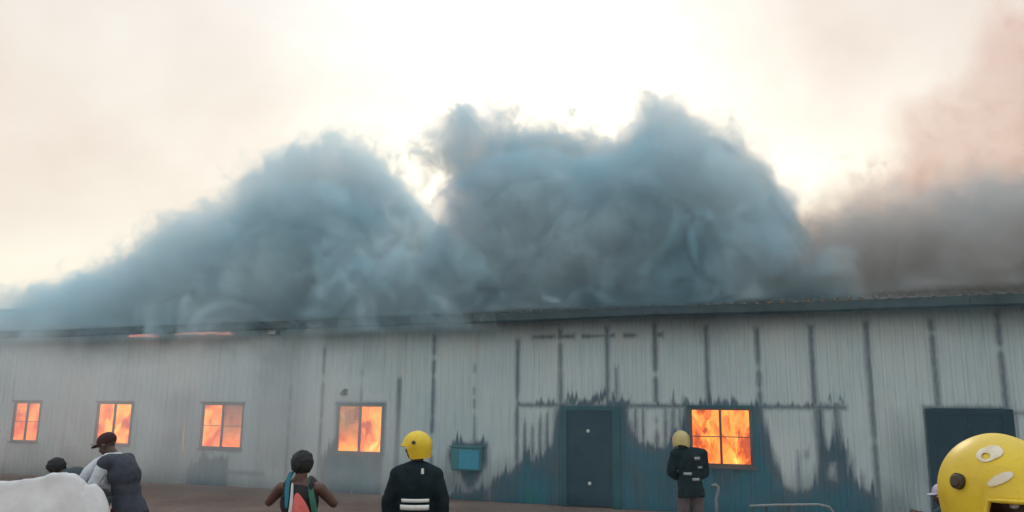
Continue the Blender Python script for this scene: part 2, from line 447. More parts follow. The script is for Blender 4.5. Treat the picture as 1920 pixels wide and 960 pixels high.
# -- other walls, floor, roof, eave
mb = MB(); mb.box(S0, S1, DEPTH, DEPTH + .12, 0, ZE + .1); mb.build('back_wall', M['inner'], house)
for x in (S0 - .05, S1 + .05):
    mb = MB()
    w_ = .05
    mb.add([(x - w_, .05, 0), (x - w_, DEPTH - .01, 0), (x - w_, DEPTH - .01, ZE), (x - w_, DEPTH / 2, ZE + 1.55), (x - w_, .05, ZE),
            (x + w_, .05, 0), (x + w_, DEPTH - .01, 0), (x + w_, DEPTH - .01, ZE), (x + w_, DEPTH / 2, ZE + 1.55), (x + w_, .05, ZE)],
           [(0, 4, 3, 2, 1), (5, 6, 7, 8, 9), (0, 1, 6, 5), (1, 2, 7, 6), (2, 3, 8, 7), (3, 4, 9, 8), (4, 0, 5, 9)])
    mb.build('end_wall', M['inner'], house)
mb = MB(); mb.box(S0 + .1, S1 - .1, .1, DEPTH - .05, .0, .06); mb.build('floor_slab', M['inner'], house)
mb = MB(); ridge_z = ZE + .28 + 1.62
def roofrow(y0, z0, y1, z1):
    xs = np.arange(S0 - .3, S1 + .3, .25); v = []; f = []
    for x in xs:
        for k, (dx, dz) in enumerate(((0, 0), (.14, 0), (.17, .03), (.22, .03))):
            v += [(x + dx, y0, z0 + dz), (x + dx, y1, z1 + dz)]
    n = len(v) // 2
    for k in range(n - 1): f.append((2 * k, 2 * k + 2, 2 * k + 3, 2 * k + 1))
    mb.add(v, f)
roofrow(-.45, ZE + .2, DEPTH / 2, ridge_z); roofrow(DEPTH / 2, ridge_z, DEPTH + .45, ZE + .2)
mb.build('roof', M['roof'], house)
mb = MB(); mb.box(S0 - .3, S1 + .3, DEPTH / 2 - .25, DEPTH / 2 + .25, ridge_z + .035, ridge_z + .08); mb.build('ridge_cap', M['roof'], house)
# gutter along the eave, sagging a little, in lengths
gx = np.linspace(S0 - .3, S1 + .3, 18); gr = random.Random(8)
sag = [gr.uniform(-.02, .02) for _ in gx]
for k in range(len(gx) - 1):
    mb = MB(); prof = [(-.62, .03), (-.62, .20), (-.605, .20), (-.59, .05), (-.50, .05), (-.49, .19), (-.47, .19), (-.47, .0), (-.58, -.02)]
    ring = []
    for x, z_ in ((gx[k] + .004, sag[k]), (gx[k + 1] - .004, sag[k + 1])):
        ring.append([(x, y, ZE + z + z_) for y, z in prof])
    n = len(prof); mb.add(ring[0] + ring[1], [(i, (i + 1) % n, n + (i + 1) % n, n + i) for i in range(n)] + [tuple(range(n))[::-1], tuple(range(n, 2 * n))])
    mb.build('gutter', M['fascia'], house)
mb = MB(); mb.box(S0 - .3, S1 + .3, -.46, -.03, ZE + .13, ZE + .15); mb.build('soffit', M['fascia'], house)
# two roof sheets lifted by the heat
sa = wall(1128, 535, 1.5); sb_ = wall(1232, 527, 1.5)
mb = MB(); nseg = 10; v = []; f = []
for i in range(nseg + 1):
    t_ = i / nseg; x = sa[0] + (sb_[0] - sa[0]) * t_; z = sa[1] + (sb_[1] - sa[1]) * t_ + .05 * math.sin(t_ * math.pi)
    v += [(x, 1.5, z), (x, 1.9, z + .03 + .04 * t_), (x, 1.5, z - .02), (x, 1.9, z + .01 + .04 * t_)]
for i in range(nseg):
    q = 4 * i; f += [(q, q + 4, q + 5, q + 1), (q + 2, q + 3, q + 7, q + 6), (q, q + 2, q + 6, q + 4)]
mb.add(v, f)
mb.build('lifted_roof_sheet', M['bent'], house)

# -- windows
def glass(name, col, a):
    mt, t = mat_new(name); N = NT(t)
    co = N.n('ShaderNodeTexCoord').outputs['Object']
    nz = N.noise(co, 2.2, 4, .6).outputs[0]
    d = N.n('ShaderNodeBsdfPrincipled', {'Base Color': (*col, 1), 'Roughness': .25})
    tr = N.n('ShaderNodeBsdfTransparent', {0: (.95, .93, .9, 1)})
    mx = N.n('ShaderNodeMixShader', {0: N.math('MULTIPLY', N.maprange(nz, .3, .7, a * .5, a), N.maprange(N.n('ShaderNodeSeparateXYZ', {0: co}).outputs[2], .1, .75, .1, 1.0)), 1: tr.outputs[0], 2: d.outputs[0]})
    N.n('ShaderNodeOutputMaterial', {0: mx.outputs[0]}); return mt
M['glass_clear'] = glass('sooty clear glass', (.25, .2, .18), .12)
M['glass_hazy'] = glass('smoked glass', (.42, .22, .18), .75)
HAZY = [(0, 0), (0, 0), (0, 1), (1, 0), (0, 0)]
for wi, (a, b, z0, z1) in enumerate(WINS):
    wroot = bpy.data.objects.new('window', None); C.objects.link(wroot); wroot.parent = house; wroot.location = ((a + b) / 2, 0, z0)
    hw = (b - a) / 2; h = z1 - z0; t_ = .05
    mb = MB()
    mb.box(-hw, -hw + t_, -.045, .03, 0, h); mb.box(hw - t_, hw, -.045, .03, 0, h)
    mb.box(-hw + t_, hw - t_, -.045, .03, h - t_, h); mb.box(-hw + t_, hw - t_, -.045, .03, 0, t_)
    mb.build('frame', M['frame'], wroot)
    mb = MB(); mb.box(-.022, .022, -.035, .02, t_ + .001, h - t_ - .001); mb.build('mullion', M['frame'], wroot)
    mb = MB(); mb.box(-hw - .06, hw + .06, -.075, -.046, -.05, .0); mb.build('sill', M['frame'], wroot)
    mb = MB(); mb.box(-hw - .05, hw + .05, -.085, -.047, h + .0, h + .045); mb.build('drip_cap', M['frame'] if wi < 3 else M['doorframe'], wroot)
    for side in (0, 1):
        xa, xb = (-hw + t_, -.023) if side == 0 else (.023, hw - t_)
        mb = MB(); mb.box(xa + .001, xb - .001, -.008, -.004, t_ + .001, h - t_ - .001)
        mb.build('pane', M['glass_hazy'] if HAZY[wi][side] else M['glass_clear'], wroot)
        if wi in (0, 2, 4):
            mb = MB(); mb.box(xa + .001, xb - .001, -.02, .01, h * .5 - .009, h * .5 + .009); mb.build('glazing_bar', M['frame'], wroot)
# -- doors
def door(D, mat, double, handles):
    a, b, z0, z1 = D
    root = bpy.data.objects.new('door', None); C.objects.link(root); root.parent = house; root.location = ((a + b) / 2, 0, 0)
    hw = (b - a) / 2; j = .07
    mb = MB(); mb.box(-hw - .04, -hw + j, -.07, .04, 0, z1 + .03); mb.box(hw - j, hw + .1, -.07, .04, 0, z1 + .03); mb.box(-hw + j, hw - j, -.075, .04, z1 - .05, z1 + .04)
    mb.build('door_frame', M['doorframe'] if not double else M['door2'], root)
    leaves = [(-hw + j + .006, hw - j - .006)] if not double else [(-hw + j + .006, -.004), (.004, hw - j - .006)]
    for xa, xb in leaves:
        mb = MB(); mb.box(xa, xb, -.03, .01, .03, z1 - .056)
        leaf = mb.build('door_leaf', mat, root)
        split = z1 * .66
        mb = MB(); mb.box(xa + .07, xb - .07, -.042, -.031, split + .05, z1 - .14); mb.box(xa + .07, xb - .07, -.042, -.031, .15, split - .05)
        mb.build('raised_panel', mat, leaf, bevel=.006)
    for x, z in handles:
        mb = MB(); mb.tube([(x, -.031, z), (x, -.085, z)], .022, 10); mb.sphere((x, -.1, z), .04, 10, 6)
        mb.build('door_knob', M['pale'], root, True)
cx1 = (D1[0] + D1[1]) / 2
hz = [wall(1105, 808), wall(1108, 906)]
door(D1, M['door'], False, [(hz[0][0] - cx1, hz[0][1]), (hz[1][0] - cx1, hz[1][1])])
door(D2, M['door2'], True, [(.12, 1.05)])

# ------------------------------------------------------------------ fittings on the wall
def on_wall(s, y, z): return w2(s, y, z)
s_, z_ = wall(880, 858)
bx = thing('meter_box', 'blue box fixed low on the wall inside a teal patch, left of the single door', 'box', on_wall(s_, -.03, z_ - .28), -TH)
mb = MB(); mb.box(-.38, .36, -.17, -.001, .0, .52); mb.build('box_body', M['teal'], bx, bevel=.02)
mb = MB(); mb.box(-.17, .33, -.185, -.171, .03, .47); mb.build('box_door', M['blue'], bx, bevel=.006)
mb = MB(); mb.box(-.42, .40, -.22, .0, .521, .55); mb.build('box_lid', M['teal'], bx, bevel=.006)
s_, z_ = wall(650, 735)
lm = thing('wall_lamp', 'small dark lamp on the wall above the fourth window', 'lamp', on_wall(s_, -.03, z_), -TH)
mb = MB(); mb.box(-.05, .05, -.03, 0, -.08, .08); mb.build('back_plate', M['darkfit'], lm, bevel=.006)
mb = MB(); mb.tube([(0, -.03, .03), (0, -.12, .05), (0, -.15, -.0)], .018); mb.build('bracket', M['darkfit'], lm)
mb = MB(); mb.tube([(0, -.15, .03), (0, -.15, -.03), (0, -.15, -.09)], [.03, .06, .075], 12); mb.build('shade', M['darkfit'], lm, True)
mb = MB(); mb.sphere((0, -.15, -.1), .045, 10, 8); mb.build('bulb', M['pale'], lm, True)
s_, z_ = wall(528, 624)
ef = thing('floodlight', 'dark floodlight hanging under the eave above the crowd', 'lamp', on_wall(s_, -.2, z_), -TH)
mb = MB(); mb.box(-.14, .14, -.2, -.02, -.1, .1); mb.build('housing', M['darkfit'], ef, bevel=.03)
mb = MB(); mb.tube([(-.1, -.1, .1), (0, .0, .18), (.1, -.1, .1)], .015); mb.build('bracket', M['darkfit'], ef)
mb = MB(); mb.box(-.11, .11, -.21, -.201, -.07, .07); mb.build('lens', M['pale'], ef)

# ------------------------------------------------------------------ flames
HOT = [(.30, (.42, .06, .012)), (.38, (.80, .14, .02)), (.48, (1.0, .27, .04)), (.60, (1.0, .42, .07)), (.74, (1.0, .72, .22))]
ROSE = [(.30, (.62, .08, .03)), (.42, (.95, .18, .04)), (.55, (1.0, .28, .055)), (.72, (1.0, .46, .10))]
FNAMES = ['flames seen through the leftmost, pinkest window', 'yellow flames behind the window over the stooping man', 'orange flames filling the third window from the left', 'flames behind the window over the bare shouldered person, brighter on the right', 'fierce mottled flames filling the window right of the single door']
FST = [(ROSE, 2.3), (HOT, 3.0), (ROSE, 2.4), (HOT, 2.6), (HOT, 2.0)]
for wi, (a, b, z0, z1) in enumerate(WINS):
    fr = random.Random(20 + wi)
    fm = fire_mat('flame %d' % wi, wi + 1.0, FST[wi][1], FST[wi][0])
    mb = MB()
    wd = b - a + 3.0; cx = 0
    # a deep bed of flame: lumpy body with licking tongues in front of it
    mb2 = MB()
    n = 70
    for k in range(n):
        x = fr.uniform(-wd / 2, wd / 2); y = fr.uniform(.55, 2.2); hgt = fr.uniform(1.5, 3.3) if y > 1 else fr.uniform(1.1, 2.4)
        r0 = fr.uniform(.18, .34); pts = []; rr = []
        ph = fr.uniform(0, 6); sw = fr.uniform(.05, .18)
        for q in range(9):
            u = q / 8; pts.append((x + sw * math.sin(ph + u * 5) * u, y + sw * math.cos(ph + u * 4) * u, .1 + hgt * u)); rr.append(max(.01, r0 * (1.0 + .5 * math.sin(u * 3.0)) * (1 - u ** 2.2) + .01 * math.sin(q * 2.1)))
        mb.tube(pts, rr, 10)
    for gx_ in range(7):
        for gz_ in range(6):
            mb.sphere((-wd / 2 + wd * gx_ / 6, 2.4 + fr.uniform(-.15, .25), .2 + gz_ * .55), (wd / 8 * fr.uniform(.9, 1.3), .4, .42 * fr.uniform(.9, 1.2)), 12, 8)
    o = link('flames', mb.mesh('flames'), fm, None, True)
    o.location = w2((a + b) / 2, 0, 0); o.rotation_euler = (0, 0, -TH)
    tag(o, FNAMES[wi], 'flames', 'fires inside the warehouse')
# flames licking out of the gap under the eave, on the left
fm = fire_mat('eave flame', 9.0, 1.0, [(.30, (.80, .20, .14)), (.5, (1.0, .36, .26)), (.7, (1.0, .55, .42))])
for (x0, x1, y, lab) in ((246, 306, 631, 'short pink streak of fire under the eave above the second window'), (333, 442, 627, 'long pink streak of fire under the eave above the third window')):
    a, b = wall(x0, y)[0], wall(x1, y)[0]; z = wall((x0 + x1) / 2, y)[1]
    mb = MB(); fr = random.Random(x0); n = 14; pts = []; rr = []
    for k in range(n + 1):
        u = k / n; pts.append(((u - .5) * (b - a), -.14 + fr.uniform(-.02, .02), fr.uniform(-.02, .02) + .03 * math.sin(u * 4))); rr.append(.006 + .028 * math.sin(math.pi * u) ** .6 * fr.uniform(.7, 1.1))
    mb.tube(pts, rr, 8)
    for k in range(7):
        x = fr.uniform(-.45, .45) * (b - a); mb.tube([(x, -.14, -.02), (x + .02, -.17, .06), (x + .05, -.2, .12)], [.025, .018, .003], 8)
    o = link('flames', mb.mesh('flames'), fm, None, True); o.location = w2((a + b) / 2, 0, z); o.rotation_euler = (0, 0, -TH)
    tag(o, lab, 'flames', 'fires inside the warehouse')

def remeshed(mb, voxel, smooth_it=0, name='m'):
    o = bpy.data.objects.new('tmp', mb.mesh('tmp')); C.objects.link(o)
    r = o.modifiers.new('r', 'REMESH'); r.mode = 'VOXEL'; r.voxel_size = voxel; r.use_smooth_shade = True
    if smooth_it:
        q = o.modifiers.new('s', 'SMOOTH'); q.iterations = smooth_it; q.factor = .5
    dg = bpy.context.evaluated_depsgraph_get(); dg.update()
    me = bpy.data.meshes.new_from_object(o.evaluated_get(dg)); me.name = name
    old = o.data; bpy.data.objects.remove(o); bpy.data.meshes.remove(old)
    return me

# ------------------------------------------------------------------ people
def frame(o, z, fwd):
    """matrix whose Z runs along z and whose Y looks towards fwd"""
    z = Vector(z).normalized(); y = Vector(fwd); y = (y - z * y.dot(z)).normalized(); x = y.cross(z)
    mt = Matrix((x, y, z)).transposed(); return mt
def capsule(mb, a, ra, b, rb):
    a, b = Vector(a), Vector(b)
    mb.tube([a, a.lerp(b, .5), b], [ra, (ra + rb) / 2 + .004, rb], 12)
    mb.sphere(a, ra * 1.0, 12, 8); mb.sphere(b, rb * 1.0, 12, 8)
def hand(mb, w, d, n, s, curl=.5, thumb_side=1):
    """palm, four unequal bent fingers and a thumb; w wrist, d direction, n palm normal"""
    w, d, n = Vector(w), Vector(d).normalized(), Vector(n); n = (n - d * n.dot(d)).normalized(); x = d.cross(n)
    rot = Matrix((x, d, n)).transposed()
    mb.sphere(w + d * .05 * s, (.040 * s, .056 * s, .017 * s), 10, 8, rot)
    for k, (off, ln) in enumerate(((-.029, .066), (-.010, .076), (.010, .072), (.028, .056))):
        p = w + d * .092 * s + x * off * s * thumb_side * -1; c = curl * (1 + .12 * k); pts = [p]; a = 0
        for seg in (.45, .32, .26):
            a += c * .8; p = p + (d * math.cos(a) + n * math.sin(a)) * ln * seg * s; pts.append(p)
        mb.tube(pts, [.0095 * s, .009 * s, .008 * s, .0065 * s], 8); mb.sphere(pts[-1], .0068 * s, 8, 6)
    p = w + d * .03 * s + x * .034 * s * thumb_side; q = p + (x * thumb_side * .6 + d * .7 + n * .25) * .035 * s; r_ = q + (d * .9 + n * .4) * .03 * s
    mb.tube([p, q, r_], [.013 * s, .011 * s, .008 * s], 8); mb.sphere(r_, .0082 * s, 8, 6)
def head_parts(mb, c, hm, s, ears=True):
    P = lambda x, y, z: Vector(c) + hm @ (Vector((x, y, z)) * s)
    S = lambda p, r: mb.sphere(P(*p), tuple(q * s for q in r), 16, 12, hm)
    S((0, -.008, .025), (.074, .094, .088)); S((0, .012, -.035), (.060, .076, .072)); S((0, .045, -.085), (.036, .034, .026))
    S((0, .080, .012), (.050, .012, .010)); S((0, .088, -.022), (.012, .020, .026)); S((0, .098, -.036), (.017, .012, .010))
    S((0, .080, -.064), (.024, .012, .006)); S((0, .079, -.074), (.021, .012, .006)); S((.036, .062, -.032), (.022, .02, .02)); S((-.036, .062, -.032), (.022, .02, .02))
    if ears:
        for q in (-1, 1): S((q * .078, -.006, -.012), (.010, .020, .032))
ARM_R = (.052, .040, .028)
class Pose:
    def __init__(s, **k):
        d = dict(pelvis=(0, 0, .95), chest=(0, 0, 1.28), neck=(0, 0, 1.47), head=(0, .02, 1.62), head_yaw=0, head_pitch=0, fwd=(0, 1, 0),
                 sh_l=(-.165, 0, 1.37), sh_r=(.165, 0, 1.37), el_l=(-.23, -.01, 1.13), el_r=(.23, -.01, 1.13), wr_l=(-.22, .08, .90), wr_r=(.22, .08, .90),
                 hip_l=(-.09, 0, .90), hip_r=(.09, 0, .90), kn_l=(-.11, .03, .49), kn_r=(.11, .03, .49), an_l=(-.12, -.02, .08), an_r=(.12, -.02, .08), curl=.45)
        d.update(k)
        for a, b in d.items(): setattr(s, a, Vector(b) if isinstance(b, tuple) else b)
        s.hm = Matrix.Rotation(s.head_yaw, 3, 'Z') @ Matrix.Rotation(s.head_pitch, 3, 'X')
def torso(mb, p, inf=0., top=True, low=True, wide=1.0):
    sp = (p.neck - p.pelvis); fm = frame(None, sp, p.fwd); i = inf
    mid = p.pelvis.lerp(p.chest, .5)
    mb.sphere(p.pelvis, (.150 * wide + i, .105 + i, .12 + i), 18, 12, fm)
    mb.sphere(mid, (.135 * wide + i, .098 + i, .15 + i), 18, 12, fm)
    mb.sphere(p.chest, (.165 * wide + i, .115 + i, .17 + i), 18, 12, fm)
    if top:
        mb.sphere(p.chest.lerp(p.neck, .55), (.15 * wide + i, .085 + i, .09 + i), 18, 12, fm)
        for q in (p.sh_l, p.sh_r):
            capsule(mb, p.chest.lerp(p.neck, .72), .062 + i, q, .052 + i); capsule(mb, p.chest.lerp(p.neck, .98), .045 + i * .5, q.lerp(p.neck, .15), .040 + i * .8)
def arm(mb, p, side, inf=0., to=1.0, hand_=True):
    a, b, c = getattr(p, 'sh_' + side), getattr(p, 'el_' + side), getattr(p, 'wr_' + side)
    capsule(mb, a, ARM_R[0] + inf, b, ARM_R[1] + inf)
    e = b.lerp(c, to) if to < 1 else c
    capsule(mb, b, ARM_R[1] + inf, e, ARM_R[2] + inf + (.006 if inf else 0))
    if hand_:
        sgn = -1 if side == 'l' else 1
        hand(mb, c, c - b, Vector((-sgn, 0, 0)) if abs((c - b).normalized().x) < .8 else Vector((0, 1, 0)), 1.0, p.curl, 1 if side == 'l' else -1)
def legs(mb, p, inf=0., feet=True):
    for s_ in 'lr':
        h, k, a = getattr(p, 'hip_' + s_), getattr(p, 'kn_' + s_), getattr(p, 'an_' + s_)
        capsule(mb, h, .082 + inf, k, .054 + inf); capsule(mb, k, .056 + inf, a + Vector((0, 0, .03)), .038 + inf)
        if feet: mb.sphere(a + p.fwd * .06 + Vector((0, 0, -.025)), (.045, .125, .045), 12, 8, frame(None, (0, 0, 1), p.fwd))
def cloth(name, mb, mat, parent, voxel=.014, sm=3, fold=.012, fs=5, noise_z=.6):
    me = remeshed(mb, voxel, sm, name)
    o = link(name, me, mat, parent, True)
    if fold:
        tx = bpy.data.textures.get('cloth folds') or bpy.data.textures.new('cloth folds', 'CLOUDS'); tx.noise_scale = .11; tx.noise_depth = 2
        dm = o.modifiers.new('folds', 'DISPLACE'); dm.texture = tx; dm.strength = fold * 2; dm.mid_level = .5; dm.texture_coords = 'LOCAL'
    return o
SKIN = varied('dark brown skin', (.045, .022, .014), (.075, .038, .026), 14, .5, bump=.08)
SKIN2 = varied('brown skin', (.060, .028, .022), (.11, .052, .042), 14, .5, bump=.08)
HAIRM = varied('black hair', (.006, .006, .008), (.016, .016, .02), 60, .7, bump=.5)
EYE = varied('eye white', (.6, .58, .55), (.7, .68, .65), 10, .2)
NAVY = varied('navy cloth', (.020, .026, .042), (.038, .045, .062), 12, .85, bump=.25)
FIREK = varied('black fire kit', (.004, .013, .018), (.010, .022, .028), 12, .85, bump=.35, spec=.2)
MAROON = varied('maroon cloth', (.026, .009, .011), (.05, .014, .015), 14, .85, bump=.2)
PALEC = varied('pale grey cloth', (.40, .45, .50), (.55, .58, .62), 9, .85, bump=.2)
BLACKC = varied('black cloth', (.008, .008, .011), (.018, .018, .022), 14, .85, bump=.2)
TEALG = varied('dark teal cloth', (.018, .035, .042), (.035, .055, .062), 12, .85, bump=.2)
PINK = varied('coral cloth', (.50, .09, .085), (.62, .15, .13), 9, .8, bump=.2)
WHITEC = varied('white cloth', (.42, .42, .45), (.55, .54, .56), 9, .8, bump=.15)
CYANC = varied('teal blue cloth', (.01, .11, .16), (.02, .16, .21), 9, .8, bump=.15)
GREENC = varied('green cloth', (.015, .085, .06), (.03, .13, .09), 9, .8, bump=.15)
REFL = varied('reflective tape', (.50, .53, .54), (.72, .74, .74), 30, .35, bump=.1, stretch=(1, 1, 4))
LILAC = varied('lilac white cap cloth', (.36, .33, .42), (.48, .44, .50), 9, .8)
BOOT = varied('black boot rubber', (.01, .01, .01), (.03, .03, .03), 12, .55)
def yellow(name, c0, c1):
    mt, t = mat_new(name); N = NT(t)
    co = N.n('ShaderNodeTexCoord').outputs['Object']
    n1 = N.noise(co, 9, 5, .6).outputs[0]; n2 = N.noise(N.map(co, (30, 30, 90)), 1, 4, .7).outputs[0]
    col = N.ramp(n1, [(.3, c0), (.7, c1)])
    col = N.mix(N.maprange(n2, .6, .72, 0, .45), col, (.25, .17, .05, 1))
    col = N.mix(N.maprange(N.noise(co, 3.0, 5, .65).outputs[0], .5, .75, 0, .35), col, (.34, .22, .02, 1))
    b = N.n('ShaderNodeBsdfPrincipled', {'Base Color': col, 'Roughness': N.maprange(n1, .3, .7, .38, .58), 'Coat Weight': .1, 'Coat Roughness': .35})
    N.n('ShaderNodeOutputMaterial', {0: b.outputs[0]}); return mt
YEL = yellow('yellow helmet shell', (.60, .40, .012), (.72, .52, .02))
HAZED_YEL = yellow('hazed yellow helmet shell', (.38, .31, .11), (.48, .41, .19))  # yellow shell, with the pale veil of haze put into its colour

def person(label, loc, rz, pose, sc=1.0, group=None):
    t = thing('person', label, 'person', loc, rz, group); t.scale = (sc, sc, sc); t['pose'] = 1
    del t['pose']
    return t
def body(t, p, skin, hands='lr', ears=True, eyes=True, arms='lr', bare=True):
    mb = MB(); torso(mb, p)
    capsule(mb, p.chest.lerp(p.neck, .8), .062, p.neck, .055); capsule(mb, p.neck, .054, p.head + p.hm @ Vector((0, -.015, -.05)), .052)
    for s_ in 'lr': arm(mb, p, s_, 0, 1.0, s_ in hands)
    legs(mb, p); head_parts(mb, p.head, p.hm, 1.0, ears)
    o = link('body', remeshed(mb, .0085, 2, 'body'), skin, t, True)
    for q in (-1, 1):
        mb = MB(); mb.sphere(p.head + p.hm @ Vector((q * .031, .0765, .0)), (.013, .009, .008), 10, 8, p.hm); mb.build('eye', EYE, t, True)
    return o
def hair(t, p, mat, grow=.016, low=-.03, back=0.0):
    mb = MB(); hm = p.hm; c = p.head
    nu, nv = 28, 14; v = []; f = []
    g = random.Random(4)
    for j in range(nv + 1):
        for i in range(nu):
            a = 2 * math.pi * i / nu
            front = max(0, math.sin(a))
            lowest = -.75 - back * max(0, -math.sin(a)) if front < .35 else .35 * (front - .35) / .65 * 2.0 - .3
            el = math.pi / 2 + (math.asin(max(-.98, min(.98, lowest))) - math.pi / 2) * j / nv
            k = 1 + g.uniform(-.03, .03)
            v.append(c + hm @ Vector((math.cos(a) * math.cos(el) * (.078 + grow) * k, math.sin(a) * math.cos(el) * (.096 + grow) * k - .010, math.sin(el) * (.092 + grow) * k + .024)))
    for j in range(nv):
        for i in range(nu): f.append((j * nu + i, (j + 1) * nu + i, (j + 1) * nu + (i + 1) % nu, j * nu + (i + 1) % nu))
    mb.add(v, f)
    o = mb.build('hair', mat, t, True); so = o.modifiers.new('thick', 'SOLIDIFY'); so.thickness = .012; so.offset = -1
    ss = o.modifiers.new('sub', 'SUBSURF'); ss.levels = ss.render_levels = 1
    tx = bpy.data.textures.get('hair tufts') or bpy.data.textures.new('hair tufts', 'CLOUDS'); tx.noise_scale = .022; tx.noise_depth = 3
    dm = o.modifiers.new('tufts', 'DISPLACE'); dm.texture = tx; dm.strength = .035; dm.mid_level = .45; dm.texture_coords = 'LOCAL'
    return o
def trousers(t, p, mat, inf=.022):
    mb = MB(); torso(mb, p, inf - .012, top=False, low=True); mb2 = MB()
    mb2.sphere(p.pelvis, (.155 + inf, .11 + inf, .13 + inf), 18, 12); legs(mb2, p, inf, False)
    return cloth('trousers', mb2, mat, t)
def shoes(t, p, mat=None):
    for s_ in 'lr':
        mb = MB(); a = getattr(p, 'an_' + s_)
        mb.sphere(a + p.fwd * .06 + Vector((0, 0, -.02)), (.052, .14, .055), 14, 10, frame(None, (0, 0, 1), p.fwd)); capsule(mb, a, .05, a + Vector((0, 0, .1)), .052)
        cloth('boot', mb, mat or BOOT, t, .012, 2, 0)
def jacket(t, p, mat, inf=.03, to=.9, name='jacket', hem=.0, sleeves='lr', collar=True, wide=1.0):
    mb = MB(); torso(mb, p, inf, wide=wide)
    fm = frame(None, p.neck - p.pelvis, p.fwd)
    if hem:
        v = []; f = []; n = 24
        rings = [(.12, .13, .095), (.0, .155, .115), (-hem * .5, .162, .122), (-hem - .04, .166, .126)]
        for z, a, b in rings:
            c = p.pelvis + (p.neck - p.pelvis).normalized() * z
            v += [c + fm @ Vector((math.cos(6.2832 * k / n) * (a * wide + inf), math.sin(6.2832 * k / n) * (b + inf), 0)) for k in range(n)]
        for r_ in range(3): f += [(r_ * n + k, (r_ + 1) * n + k, (r_ + 1) * n + (k + 1) % n, r_ * n + (k + 1) % n) for k in range(n)]
        f += [tuple(range(n)), tuple(3 * n + k for k in range(n))[::-1]]
        mb.add(v, f)
    for s_ in sleeves: arm(mb, p, s_, inf * .8, to, False)
    if collar: capsule(mb, p.chest.lerp(p.neck, .75), .075, p.neck + (p.neck - p.chest).normalized() * .0, .066)
    return cloth(name, mb, mat, t)

def helmet(t, p, mat, bolt_mat, decals=False, s=1.0, tilt=0.0):
    """firefighter helmet: domed shell cut away over the face, low round the ears and nape, with a visor pivot each side"""
    hm = p.hm @ Matrix.Rotation(tilt, 3, 'X'); c = p.head + p.hm @ Vector((0, -.004, .02))
    ra, rb, rc = .128 * s, .152 * s, .142 * s
    def low(a):       # height of the rim, a measured from straight ahead
        a = abs((a + math.pi) % (2 * math.pi) - math.pi)
        if a < .90: return -.005
        if a < 1.2: q = (a - .90) / .30; q = q * q * (3 - 2 * q); return -.005 - .125 * q
        return -.13 + .02 * (a - 1.2) / 1.95
    def pt(a, u, out=0.0):
        """a azimuth from ahead, u 0 at the crown to 1 at the rim"""
        zl = low(a) * s; el0 = math.pi / 2
        z_ = math.cos(u * math.pi / 2) if zl >= 0 else None
        # run over the dome, then drop almost straight to the rim
        arc = math.pi / 2; drop = max(0, -zl) / rc; tot = arc + drop; w = u * tot
        if w <= arc: h, z = math.sin(w), math.cos(w) * rc
        else:
            h = 1 - .10 * ((w - arc) / 1.0) ** 1.5 * 1.6; z = -(w - arc) * rc
        crest = 1 + .015 * math.exp(-(math.sin(a) * h * 5) ** 2) * (1 if w < arc else 0)
        brim = .014 * s * max(0, math.cos(a)) ** 1.5 * max(0, (u - .80) / .2) ** 1.4 if abs((a + math.pi) % (2 * math.pi) - math.pi) < 1.1 else 0
        v = Vector((math.sin(a) * h * (ra + out + brim), math.cos(a) * h * (rb + out + brim), z * crest + out * math.cos(min(w, arc))))
        return c + hm @ v
    mb = MB(); nu, nv = 64, 22
    v = [pt(2 * math.pi * i / nu, j / nv) for j in range(nv + 1) for i in range(nu)]
    f = [(j * nu + i, j * nu + (i + 1) % nu, (j + 1) * nu + (i + 1) % nu, (j + 1) * nu + i) for j in range(nv) for i in range(nu)]
    mb.add(v, f)
    sh = mb.build('helmet', mat, t, True)
    so = sh.modifiers.new('thick', 'SOLIDIFY'); so.thickness = .006; so.offset = -1
    mb = MB(); mb.tube([pt(2 * math.pi * i / 48, 1.0, .002) for i in range(49)], .006 * s, 6, False)
    mb.build('rim_trim', mat, sh, True)
    for q in (-1, 1):
        a = q * 1.42; b0 = pt(a, .55, .0); nrm = (pt(a, .55, .05) - b0).normalized()
        mb = MB(); mb.tube([b0 - nrm * .004, b0 + nrm * .010], .019 * s, 18); mb.tube([b0 + nrm * .010, b0 + nrm * .014], [.017 * s, .012 * s], 18); mb.build('visor_pivot', bolt_mat, sh)
    if decals:
        def patch(a_, u_, rx, ry, ang, hole=None):
            mb = MB(); n = 90; f = []; v = []; c0 = pt(a_, u_, .0025)
            ex = (pt(a_ - .02, u_, .0025) - pt(a_ + .02, u_, .0025)).normalized(); ey = (pt(a_, u_ - .02, .0025) - pt(a_, u_ + .02, .0025)).normalized()
            for j in range(n + 1):
                for i in range(n + 1):
                    v.append(pt(a_ + .6 * (i / n - .5) * 2, u_ + .3 * (j / n - .5) * 2, .0025))
            def ok(q):
                d = q - c0; x, y = d.dot(ex), d.dot(ey); x, y = x * math.cos(ang) + y * math.sin(ang), y * math.cos(ang) - x * math.sin(ang)
                if abs(x / rx) ** 2.4 + abs(y / ry) ** 2.4 > 1: return False
                return not (hole and ((x - hole[0]) ** 2 + (y - hole[1]) ** 2 < hole[2] ** 2))
            for j in range(n):
                for i in range(n):
                    k = j * (n + 1) + i
                    if ok((v[k] + v[k + n + 2]) / 2): f.append((k, k + n + 1, k + n + 2, k + 1))
            mb.add(v, f); return mb.build('sticker', DECAL, sh, True)
        patch(.90, .50, .030, .022, .5, (-.012, -.005, .010))
        patch(.74, .79, .030, .011, .5)
    return sh
DECAL = varied('worn pale sticker', (.58, .46, .22), (.72, .66, .58), 25, .35)

def spot(px, dist, z=0.0):
    d = ray(px, 880); q = Vector((0, 0, CAM_Z)) + d * (dist / d.y); return (q.x, q.y, z)

